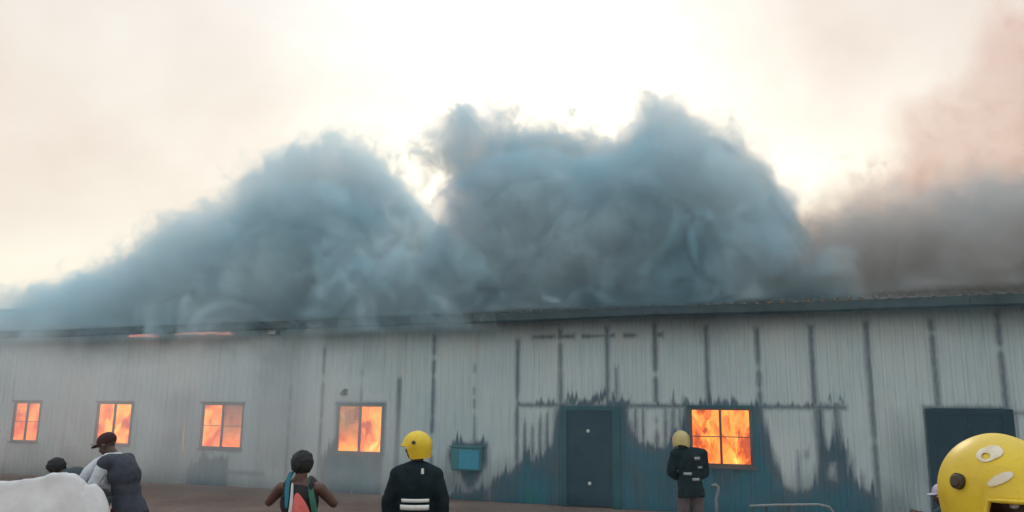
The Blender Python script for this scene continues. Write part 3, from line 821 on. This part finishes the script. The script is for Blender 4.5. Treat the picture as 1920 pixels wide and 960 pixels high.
# -- the stooping man by the white covered load
p = Pose(pelvis=(0, -.03, .97), chest=(0, .06, 1.29), neck=(0, .20, 1.46), head=(0, .295, 1.585), head_pitch=R(-28),
         sh_l=(-.18, .16, 1.41), sh_r=(.18, .16, 1.41), el_l=(-.22, .27, 1.15), el_r=(.22, .27, 1.15), wr_l=(-.16, .46, 1.17), wr_r=(.16, .47, 1.17), curl=.5)
t = person('man in dark waistcoat and maroon cap stooping over the white covered load', spot(243, 9.0), R(80), p, 1.03, 'onlookers without helmets')
body(t, p, SKIN); trousers(t, p, MAROON); shoes(t, p)
jacket(t, p, PALEC, .018, .85, 'shirt')
jacket(t, p, NAVY, .032, .9, 'waistcoat', .10, '', False, 1.0)
mb = MB(); hm = p.hm
mb.sphere(p.head + hm @ Vector((0, -.012, .045)), (.090, .108, .085), 18, 12, hm)
cp = cloth('cap', mb, MAROON, t, .009, 2, 0)
mb = MB(); mb.sphere(p.head + hm @ Vector((0, .105, .040)), (.068, .065, .008), 16, 8, hm); mb.build('peak', MAROON, cp, True)
mb = MB(); mb.tube([p.neck + Vector((-.085, .0, .02)), p.neck + Vector((-.10, .10, -.05)), p.neck + Vector((-.13, .17, -.15)), p.neck + Vector((-.15, .24, -.27))], [.034, .055, .07, .06], 10)
mb.tube([p.neck + Vector((.085, .0, .02)), p.neck + Vector((.09, .07, -.03)), p.neck + Vector((.10, .10, -.15)), p.neck + Vector((.12, .13, -.28))], [.03, .04, .05, .055], 10)
mb.tube([p.neck + Vector((-.085, .0, .02)), p.neck + Vector((0, -.075, .02)), p.neck + Vector((.085, .0, .02))], [.03, .032, .03], 10)
cloth('scarf', mb, PALEC, t, .012, 2, .006)

# -- the person bending behind the load
p = Pose(pelvis=(0, -.12, .88), chest=(0, .14, 1.10), neck=(0, .32, 1.17), head=(0, .45, 1.23), head_pitch=R(-30), fwd=(0, .6, -.8),
         sh_l=(-.18, .26, 1.13), sh_r=(.18, .26, 1.13), el_l=(-.22, .30, .86), el_r=(.22, .30, .86), wr_l=(-.16, .44, .68), wr_r=(.16, .44, .68),
         hip_l=(-.09, -.10, .85), hip_r=(.09, -.10, .85), kn_l=(-.12, .06, .46), kn_r=(.12, .06, .46))
p.fwd = Vector((0, 1, 0)); t = person('bareheaded person in dark clothes bent low behind the white covered load', spot(173, 10.4), R(88), p, 1.03, 'onlookers without helmets')
body(t, p, SKIN); hair(t, p, HAIRM); trousers(t, p, BLACKC); shoes(t, p); jacket(t, p, TEALG, .022, .85, 'shirt')

# -- the bare shouldered person watching the fire
p = Pose(pelvis=(0, 0, .92), chest=(0, 0, 1.21), neck=(0, .0, 1.385), head=(0, .03, 1.53), head_pitch=R(-6),
         sh_l=(-.175, 0, 1.335), sh_r=(.175, 0, 1.335), el_l=(-.295, .08, 1.20), el_r=(.295, .08, 1.19), wr_l=(-.13, .17, 1.36), wr_r=(.13, .17, 1.35), curl=.9)
t = person('person with bare shoulders in a black vest and coral scarf, elbows raised, seen from behind', spot(565, 7.6), R(2), p, 1.0, 'onlookers without helmets')
body(t, p, SKIN2); hair(t, p, HAIRM, .022, back=.12); trousers(t, p, BLACKC); shoes(t, p)
mb = MB(); torso(mb, p, .012, top=False)
for q in (-1, 1): mb.tube([(q * .115, -.09, 1.25), (q * .115, -.075, 1.37), (q * .11, -.01, 1.405), (q * .11, .08, 1.33)], [.03, .026, .024, .026], 8)
cloth('vest', mb, BLACKC, t, .011, 2, .004)
def ribbon(name, pts, wv, mat, parent, th=.012):
    """a band of cloth along pts; wv half-width vector at each point"""
    mb = MB(); v = []; f = []
    for pnt, w in zip(pts, wv):
        pnt, w = Vector(pnt), Vector(w); 
        v += [pnt - w, pnt + w]
    for i in range(len(pts) - 1): f.append((2 * i, 2 * i + 1, 2 * i + 3, 2 * i + 2))
    mb.add(v, f); o = mb.build(name, mat, parent, True)
    ss = o.modifiers.new('sub', 'SUBSURF'); ss.levels = ss.render_levels = 2
    so = o.modifiers.new('thick', 'SOLIDIFY'); so.thickness = th
    return o
sc_ = ribbon('scarf', [(.0, -.105, 1.30), (.03, -.150, 1.20), (.055, -.160, 1.08), (.06, -.150, .94), (.065, -.150, .80)], [(.015, 0, -.01), (.075, .01, 0), (.10, .02, 0), (.11, .02, 0), (.11, .02, 0)], PINK, t)
ribbon('white_edge', [(-.055, -.075, 1.385), (-.045, -.120, 1.31), (-.035, -.163, 1.20), (-.045, -.176, 1.08), (-.05, -.17, .94)], [(.010, 0, 0), (.012, 0, 0), (.014, 0, 0), (.016, 0, 0), (.018, 0, 0)], WHITEC, sc_)
ribbon('teal_edge', [(-.085, .05, 1.47), (-.095, -.02, 1.45), (-.100, -.085, 1.38), (-.085, -.135, 1.27), (-.075, -.168, 1.16)], [(.016, 0, 0), (.02, 0, .0), (.022, 0, 0), (.02, 0, 0), (.012, 0, 0)], CYANC, sc_)
ribbon('green_edge', [(.085, .03, 1.42), (.105, -.07, 1.37), (.135, -.125, 1.26), (.17, -.135, 1.15), (.19, -.125, 1.02)], [(.018, 0, 0), (.022, 0, 0), (.026, 0, 0), (.028, 0, 0), (.02, 0, 0)], GREENC, sc_)

# -- firefighter with his back to us
p = Pose(head_yaw=R(88), head=(-.005, .015, 1.63), sh_l=(-.165, 0, 1.37), sh_r=(.165, 0, 1.37), el_l=(-.245, .0, 1.15), el_r=(.245, .0, 1.15), wr_l=(-.225, .04, 1.03 - .12), wr_r=(.235, .04, .90))
t = person('firefighter in yellow helmet and dark kit with pale belt bands, back turned', spot(781, 8.0), R(2), p, 1.035, 'firefighters at the scene')
body(t, p, SKIN); trousers(t, p, FIREK, .03); shoes(t, p); jk = jacket(t, p, FIREK, .040, .95, 'fire_jacket', .16)
helmet(t, p, YEL, M['bolt'], s=.93)
def band(zc, h, half, mat, parent, x0=0.0, ry=.155, rx=.19, a0=-1.2, a1=1.2, name='reflective_band'):
    mb = MB(); n = 18; v = []; f = []
    for i in range(n + 1):
        a = a0 + (a1 - a0) * i / n
        for z in (zc - h / 2, zc + h / 2): v.append((x0 + math.sin(a) * rx, -math.cos(a) * ry, z))
    for i in range(n): f.append((2 * i, 2 * i + 2, 2 * i + 3, 2 * i + 1))
    mb.add(v, f); o = mb.build(name, mat, parent, True); so = o.modifiers.new('thick', 'SOLIDIFY'); so.thickness = .006; return o
band(1.165, .03, 0, REFL, jk, a0=-.62, a1=.72, ry=.168, rx=.205); band(1.105, .045, 0, REFL, jk, a0=-.66, a1=.70, ry=.172, rx=.21)
mb = MB(); mb.box(.055, .08, -.162, -.150, 1.40, 1.45); mb.build('badge', REFL, jk, bevel=.004)
mb = MB(); capsule(mb, p.wr_l + Vector((0, .0, .03)), .05, p.wr_l + Vector((0, .01, -.03)), .045); hand(mb, p.wr_l, (0, .1, -1), (1, 0, 0), 1.2, .6, 1)
cloth('glove', mb, PALEC, t, .009, 1, 0)
mb = MB(); hand(mb, p.wr_r, (0, .1, -1), (-1, 0, 0), 1.2, .6, -1); capsule(mb, p.wr_r + Vector((0, .0, .03)), .05, p.wr_r + Vector((0, .01, -.03)), .045)
cloth('glove', mb, BLACKC, t, .009, 1, 0)

# -- firefighter by the brightest window
p = Pose(chest=(.02, .02, 1.27), neck=(-.02, .05, 1.45), head=(-.08, .11, 1.57), head_yaw=R(-20), head_pitch=R(-22), sh_l=(-.19, .05, 1.38), sh_r=(.20, .0, 1.39), el_l=(-.25, .12, 1.13), el_r=(.24, .03, 1.12), wr_l=(-.10, .28, 1.05), wr_r=(.10, .22, 1.0))
t = person('firefighter in haze-paled yellow helmet and dark kit standing before the brightest window', spot(1293, 12.6), R(8), p, 1.02, 'firefighters at the scene')
body(t, p, SKIN); trousers(t, p, varied('grey maroon kit trousers', (.07, .055, .07), (.11, .09, .10), 9, .85), .03); shoes(t, p); jk = jacket(t, p, FIREK, .040, .95, 'fire_jacket', .14)
helmet(t, p, HAZED_YEL, M['darkfit'], s=1.05)
DULL = varied('dull reflective tape', (.22, .24, .25), (.36, .38, .39), 30, .5)
for (zc, h, a0, a1, x0, ry, rx) in ((1.34, .045, .15, .75, .0, .150, .185), (1.12, .04, -.75, -.15, .0, .168, .205), (1.04, .04, -.1, .45, .0, .170, .205), (1.21, .03, .4, .9, .0, .166, .20)):
    band(zc, h, 0, DULL, jk, x0=x0, ry=ry, rx=rx, a0=a0, a1=a1)

# -- firefighter close to the camera, only the helmet in view
ph = Pose(head=(0, .03, 1.66), neck=(0, 0, 1.50), chest=(0, -.02, 1.29))
loc = spot(1857, 2.3); hz_ = at(1857, 812, 2.3).z
t = person('large yellow helmet of the nearest firefighter, pale stickers on its brow', (loc[0], loc[1], 0), R(-172), ph, 1.0, 'firefighters at the scene')
k_ = hz_ / (ph.head.z + .02 + .142 * 1.02 * 1.01); t.scale = (k_, k_, k_)
body(t, ph, SKIN); trousers(t, ph, FIREK, .03); shoes(t, ph); jacket(t, ph, FIREK, .04, .95, 'fire_jacket', .16)
helmet(t, ph, YEL, M['bolt'], True, 1.02)

# -- the half hidden person in a pale cap behind the big helmet
p = Pose(pelvis=(0, -.22, .70), chest=(0, .0, .96), neck=(0, .12, 1.08), head=(0, .20, 1.20), head_pitch=R(-10),
         sh_l=(-.18, .08, 1.04), sh_r=(.18, .08, 1.04), el_l=(-.20, .30, .92), el_r=(.20, .26, .86), wr_l=(-.10, .50, 1.0), wr_r=(.12, .46, .95),
         hip_l=(-.1, -.2, .66), hip_r=(.1, -.2, .66), kn_l=(-.14, .15, .48), kn_r=(.14, .15, .48), an_l=(-.14, -.12, .08), an_r=(.14, -.12, .08), curl=1.2)
t = person('crouching person in a pale lilac cap half hidden behind the nearest yellow helmet', spot(1797, 9.0), R(90), p, 1.0, 'onlookers without helmets')
body(t, p, SKIN); trousers(t, p, BLACKC); shoes(t, p); jacket(t, p, TEALG, .024, .95, 'jacket')
mb = MB(); mb.sphere(p.head + p.hm @ Vector((0, -.01, .04)), (.092, .11, .088), 18, 12, p.hm); cp = cloth('cap', mb, LILAC, t, .009, 2, 0)
mb = MB(); mb.sphere(p.head + p.hm @ Vector((0, .10, .03)), (.065, .06, .008), 16, 8, p.hm); mb.build('peak', LILAC, cp, True)

# ------------------------------------------------------------------ the covered load, railing, standpipe
def load():
    base = 8.0
    prof = [(-330, 925), (-200, 912), (-90, 908), (0, 912), (30, 908), (60, 900), (84, 899), (94, 893), (130, 892), (163, 897), (178, 902), (192, 918), (203, 942), (212, 985), (219, 1060), (222, 1120)]
    q = [at(x, y, base) for x, y in prof]
    X = [a.x for a in q]; Z = [max(0, a.z) for a in q]
    ox = (X[0] + X[-1]) / 2
    nx, ny = 150, 60; v = []; f = []
    g = np.random.default_rng(2)
    for j in range(ny + 1):
        for i in range(nx + 1):
            x = X[0] + (X[-1] - X[0]) * i / nx; y = -.28 + 1.3 * j / ny
            z = float(np.interp(x, X, Z))
            front = np.clip((y + .28) / .42, 0, 1) ** .55; back = np.clip((1.02 - y) / .3, 0, 1) ** .5
            edge = np.clip((x - X[0]) / .3, 0, 1) ** .5
            # crease running down from the top corner to the front
            cr = x - (at(160, 900, base).x - (1 - front) * .55)
            z2 = z * (front * .98 + .02) * back * edge
            z2 += -.05 * max(0, 1 - abs(cr + .02) / .10) * front * back + (.03 if cr < 0 else -.02) * front * back * (z > .6)
            vv = (1 - front) * 1.3 + .02; dxx = x - at(165, 897, base).x; ph_ = math.atan2(vv, -dxx); rr_ = min(1, math.hypot(vv, dxx) * 1.6)
            z2 += .05 * (1 - abs(math.sin(4.0 * ph_ + .5 * math.sin(9 * rr_)))) ** 2.5 * rr_ * front * min(1, z) - .012
            wv = .008 * math.sin(x * 17 + y * 9 + 2 * math.sin(x * 3)) + .005 * math.sin(x * 31 - y * 23) + .012 * math.sin(y * 8 + x * 2.0)
            dy = .03 * math.sin(x * 11 + z2 * 5) * (1 - front)
            v.append((x - ox - .47 * y, y + dy, max(0, (z2 - .09 * max(0, y)) * 1.0 + wv * .5 * min(1, max(0, z2) * 2))))
    for j in range(ny):
        for i in range(nx): q_ = j * (nx + 1) + i; f.append((q_, q_ + 1, q_ + nx + 2, q_ + nx + 1))
    t = thing('covered_load', 'white sheet draped over a bulky load at the left edge', 'covered load', (ox, base, 0))
    mb = MB(); mb.add(v, f); o = mb.build('sheet', WHITE_SHEET, t, True)
    ss = o.modifiers.new('sub', 'SUBSURF'); ss.levels = ss.render_levels = 1
    mb = MB(); mb.box(X[1] - ox + .2, X[-4] - ox - .5, .25, .8, .0, 1.05); mb.build('crate', M['inner'], t, bevel=.02)
WHITE_SHEET = varied('dusty white sheet', (.46, .455, .47), (.60, .595, .60), 3.0, .8, bump=.45, bscale=4, stretch=(1, 2.2, .7))
load()
rl = thing('railing', 'low pale pipe railing with its end bent down, in front of the brightest window', 'railing', spot(1450, 12.0))
a, b = at(1345, 948, 12.0), at(1560, 950, 12.0); o_ = Vector(rl.location)
mb = MB(); mb.tube([at(1405, 949, 12.0) - o_, at(1450, 947, 12.0) - o_, at(1535, 946, 12) - o_, at(1555, 951, 12) - o_, at(1566, 965, 12) - o_, at(1568, 1010, 12) - o_, Vector((at(1568, 1010, 12) - o_).to_tuple()[:2] + (0.0,))], .018, 8)
mb.build('rail', M['greypipe'], rl, True)
for x in (1437, 1479):
    tp = at(x, 948, 12.0) - o_; mb = MB(); mb.tube([(tp.x, .0, 0), (tp.x, .0, tp.z - .02)], .022, 8); mb.build('post', M['darkfit'], rl, True)
sp = thing('standpipe', 'short pale bent pipe standing below the brightest window', 'pipe', spot(1341, 16.4))
zt = at(1341, 909, 16.4).z
mb = MB(); mb.tube([(.0, 0, 0), (.0, 0, zt * .6), (.04, 0, zt * .8), (.05, 0, zt * .92), (.0, 0, zt), (-.08, 0, zt * .97)], .032, 8); mb.build('pipe', M['greypipe'], sp, True)
mb = MB(); mb.box(-.10, .10, -.10, .10, 0, .05); mb.build('foot', M['greypipe'], sp, bevel=.01)

# ------------------------------------------------------------------ smoke
SMIN, SMAX, ZMAX = -40.0, 24.0, 20.0
def smoke_mat(name, prof, blobs, y0, y1, dens, soft, col_a, col_b, absorb, seed, warp=1.3, aniso=.2, zlow=3.4, noise_lo=.35, edge=(.80, .73, .70), rag=1.5, lowsoft=2.5):
    mt, t = mat_new(name); N = NT(t)
    co = N.n('ShaderNodeTexCoord').outputs['Object']
    w = N.noise(N.map(co, loc=(seed * 7.1, seed * 3.3, seed)), .40, 2.2, .55)
    dv = N.n('ShaderNodeVectorMath', {0: w.outputs['Color'], 1: (.5, .5, .5)}, operation='SUBTRACT').outputs[0]
    dv = N.n('ShaderNodeVectorMath', {0: dv, 'Scale': warp * 2.2}, operation='SCALE').outputs[0]
    p = N.n('ShaderNodeVectorMath', {0: co, 1: dv}, operation='ADD').outputs[0]
    w2_ = N.noise(N.map(p, loc=(seed * 1.7, seed * 5.3, 9)), 1.0, 4.2, .64).outputs[0]
    sp = N.n('ShaderNodeSeparateXYZ', {0: p})
    u = N.maprange(sp.outputs[0], SMIN, SMAX)
    fc = N.n('ShaderNodeFloatCurve', {1: u})
    cv = fc.mapping.curves[0]
    pts = [((s - SMIN) / (SMAX - SMIN), max(0, z / ZMAX)) for s, z in prof]
    cv.points[0].location = pts[0]; cv.points[1].location = pts[-1]
    for q in pts[1:-1]: cv.points.new(*q)
    fc.mapping.use_clip = False
    fc.mapping.update()
    yc, hw = (y0 + y1) / 2, (y1 - y0) / 2
    qy = N.math('DIVIDE', N.math('SUBTRACT', sp.outputs[1], yc), hw)
    kk = N.math('SUBTRACT', 1.0, N.math('MULTIPLY', N.math('MULTIPLY', qy, qy), .4))
    H = N.math('ADD', N.math('MULTIPLY', N.math('SUBTRACT', N.math('MULTIPLY', fc.outputs[0], ZMAX), zlow), kk), zlow)
    e = N.math('SUBTRACT', H, sp.outputs[2])
    for (c, r) in blobs:
        dd = N.n('ShaderNodeVectorMath', {0: p, 1: c}, operation='DISTANCE').outputs['Value']
        e = N.math('SMOOTH_MAX', e, N.math('SUBTRACT', r, dd), .4)
    # ragged billows: a sharp-crested noise eats into the outline
    cren = N.math('SUBTRACT', .30, N.math('MULTIPLY', N.math('ABSOLUTE', N.math('SUBTRACT', w2_, .5)), 3.4))
    e = N.math('ADD', e, N.math('MULTIPLY', N.math('SUBTRACT', .12, cren), rag))
    etop = e
    dy = N.math('SUBTRACT', hw, N.math('ABSOLUTE', N.math('SUBTRACT', sp.outputs[1], yc)))
    dy = N.math('ADD', dy, N.math('MULTIPLY', N.math('SUBTRACT', .12, cren), rag * .8))
    e = N.math('MINIMUM', e, dy)
    e = N.math('MINIMUM', e, N.math('MULTIPLY', N.math('SUBTRACT', N.n('ShaderNodeSeparateXYZ', {0: co}).outputs[2], zlow), lowsoft))
    ed = N.maprange(e, 0.0, soft, smooth=True)
    d = N.math('MULTIPLY', ed, N.maprange(w2_, .3, .7, noise_lo * dens, dens * 1.4))
    big = N.n('ShaderNodeSeparateXYZ', {0: w.outputs['Color']}).outputs[1]
    col = N.mix(N.maprange(big, .38, .62, smooth=True), (*col_a, 1), (*col_b, 1))
    col = N.mix(N.maprange(etop, -.1, .6, smooth=True), (*edge, 1), col)
    pv = N.n('ShaderNodeVolumePrincipled', {'Color': col, 'Density': d, 'Anisotropy': aniso, 'Absorption Color': (*absorb, 1)})
    N.n('ShaderNodeOutputMaterial', {'Volume': pv.outputs[0]})
    return mt
def smoke(name, label, px, blobs_px, back, y0, y1, margin, zlow, seed, **kw):
    prof = [wall(x, y, back) for x, y in px]
    blobs = []
    for x, y, rpx, b in blobs_px:
        s, z = wall(x, y, b); dist = w2(s, b, z).y
        blobs.append(((s, b, z), rpx / 1500 * dist))
    mt = smoke_mat(name, prof, blobs, y0, y1, zlow=zlow, seed=seed, **kw)
    # hull: a lumpy bank under the profile
    mb = MB(); hr = random.Random(int(seed * 10))
    s = prof[0][0]
    while s < prof[-1][0]:
        top = np.interp(s, [q[0] for q in prof], [q[1] for q in prof])
        if top > zlow + .2:
            z = zlow - .2
            while z < top:
                for y in np.arange(y0 - .1, y1 + .2, 1.3):
                    mb.sphere((s + hr.uniform(-.2, .2), y + hr.uniform(-.2, .2), min(z, top - .2) + hr.uniform(-.2, .2)), 1.0 + margin + hr.uniform(-.15, .25), 8, 6)
                z += 1.3
        s += 1.2
    for c, r in blobs: mb.sphere(c, r + margin, 14, 10)
    me = remeshed(mb, .35, 2, name)
    o = link(name, me, mt); o.location = P0; o.rotation_euler = (0, 0, -TH)
    tag(o, label, 'smoke', None, 'stuff')
    return o
BLUE_A, BLUE_B = (.50, .83, .97), (.66, .91, .995)
smoke('smoke_plume', 'blue grey smoke bank rising in steps from the left end of the roof',
      [(-400, 650), (-150, 640), (60, 618), (140, 582), (200, 545), (260, 505), (330, 480), (390, 450), (450, 415), (500, 368), (570, 345), (620, 285), (670, 252), (730, 285), (770, 345), (800, 410), (840, 440), (900, 470), (960, 560), (1000, 600)],
      [(635, 285, 42, 2.0), (700, 280, 32, 2.0), (745, 325, 30, 2.0), (560, 345, 28, 1.5), (490, 335, 28, 1.5), (440, 400, 26, 1.5), (365, 442, 26, 1.5), (225, 508, 30, 1.5)], 3.5, -1.1, 7.5, .45, 3.8, 1.0,
      dens=1.25, soft=.6, rag=1.5, lowsoft=2.5, warp=1.0, col_a=BLUE_A, col_b=BLUE_B, absorb=(.12, .06, .0))
smoke('smoke_plume', 'tall dark blue smoke plume with two heads over the middle of the roof',
      [(740, 620), (790, 480), (850, 445), (900, 425), (930, 340), (975, 240), (1080, 245), (1180, 255), (1235, 205), (1295, 200), (1350, 250), (1430, 310), (1480, 365), (1510, 440), (1560, 500), (1640, 590)],
      [(885, 280, 98, 1.5), (935, 215, 62, 1.5), (1000, 260, 44, 1.5), (1150, 262, 30, 2.5), (1255, 208, 54, 3.0), (1060, 240, 32, 3.5), (1398, 285, 26, 2.5), (1485, 362, 30, 2.5)], 3.5, -1.0, 7.5, .45, 4.28, 2.0,
      dens=1.6, soft=.5, rag=1.5, lowsoft=6, warp=.95, col_a=(.44, .78, .95), col_b=(.65, .90, .992), absorb=(.12, .06, .0))
smoke('smoke_plume', 'brownish grey smoke bank over the right end of the roof',
      [(1380, 600), (1450, 480), (1510, 430), (1560, 385), (1620, 360), (1680, 358), (1760, 350), (1850, 325), (1950, 300), (2100, 300), (2300, 440)],
      [(1600, 355, 45, 4)], 4.0, -1.2, 8, .45, 4.32, 3.0,
      dens=1.5, soft=1.5, rag=1.4, lowsoft=6, col_a=(.40, .54, .66), col_b=(.52, .62, .71), absorb=(.25, .1, .0), edge=(.62, .50, .48))
smoke('smoke_plume', 'thin pinkish brown smoke drifting high above the right end of the roof',
      [(1480, 420), (1560, 330), (1640, 240), (1720, 150), (1800, 40), (1900, -60), (2100, -120), (2500, -60)],
      [], 8.0, 6.0, 11.0, .6, 4.5, 4.0,
      dens=.5, soft=2.5, col_a=(.72, .54, .50), col_b=(.76, .58, .54), absorb=(.5, .1, .05), warp=1.8, edge=(.76, .57, .52), rag=2.2)
smoke('drifting_smoke', 'thin pale smoke hanging in front of the left part of the wall',
      [(-300, 545), (0, 570), (250, 580), (470, 585), (600, 600), (690, 650), (750, 740), (800, 870)],
      [], -2.0, -4.6, -.3, .2, .1, 5.0,
      dens=.19, soft=1.6, col_a=(.80, .87, .90), col_b=(.86, .90, .92), absorb=(.3, .2, .1), noise_lo=.5, edge=(.8, .87, .9))
smoke('drifting_smoke', 'faint bluish smoke hanging in front of the right part of the wall',
      [(480, 640), (600, 585), (1000, 560), (1500, 540), (2000, 500), (2300, 500)],
      [], -2.5, -6.0, -.3, .2, .1, 6.0,
      dens=.024, soft=1.2, col_a=(.45, .82, .95), col_b=(.58, .88, .97), absorb=(.2, .1, .0), noise_lo=.6, edge=(.7, .86, .95))
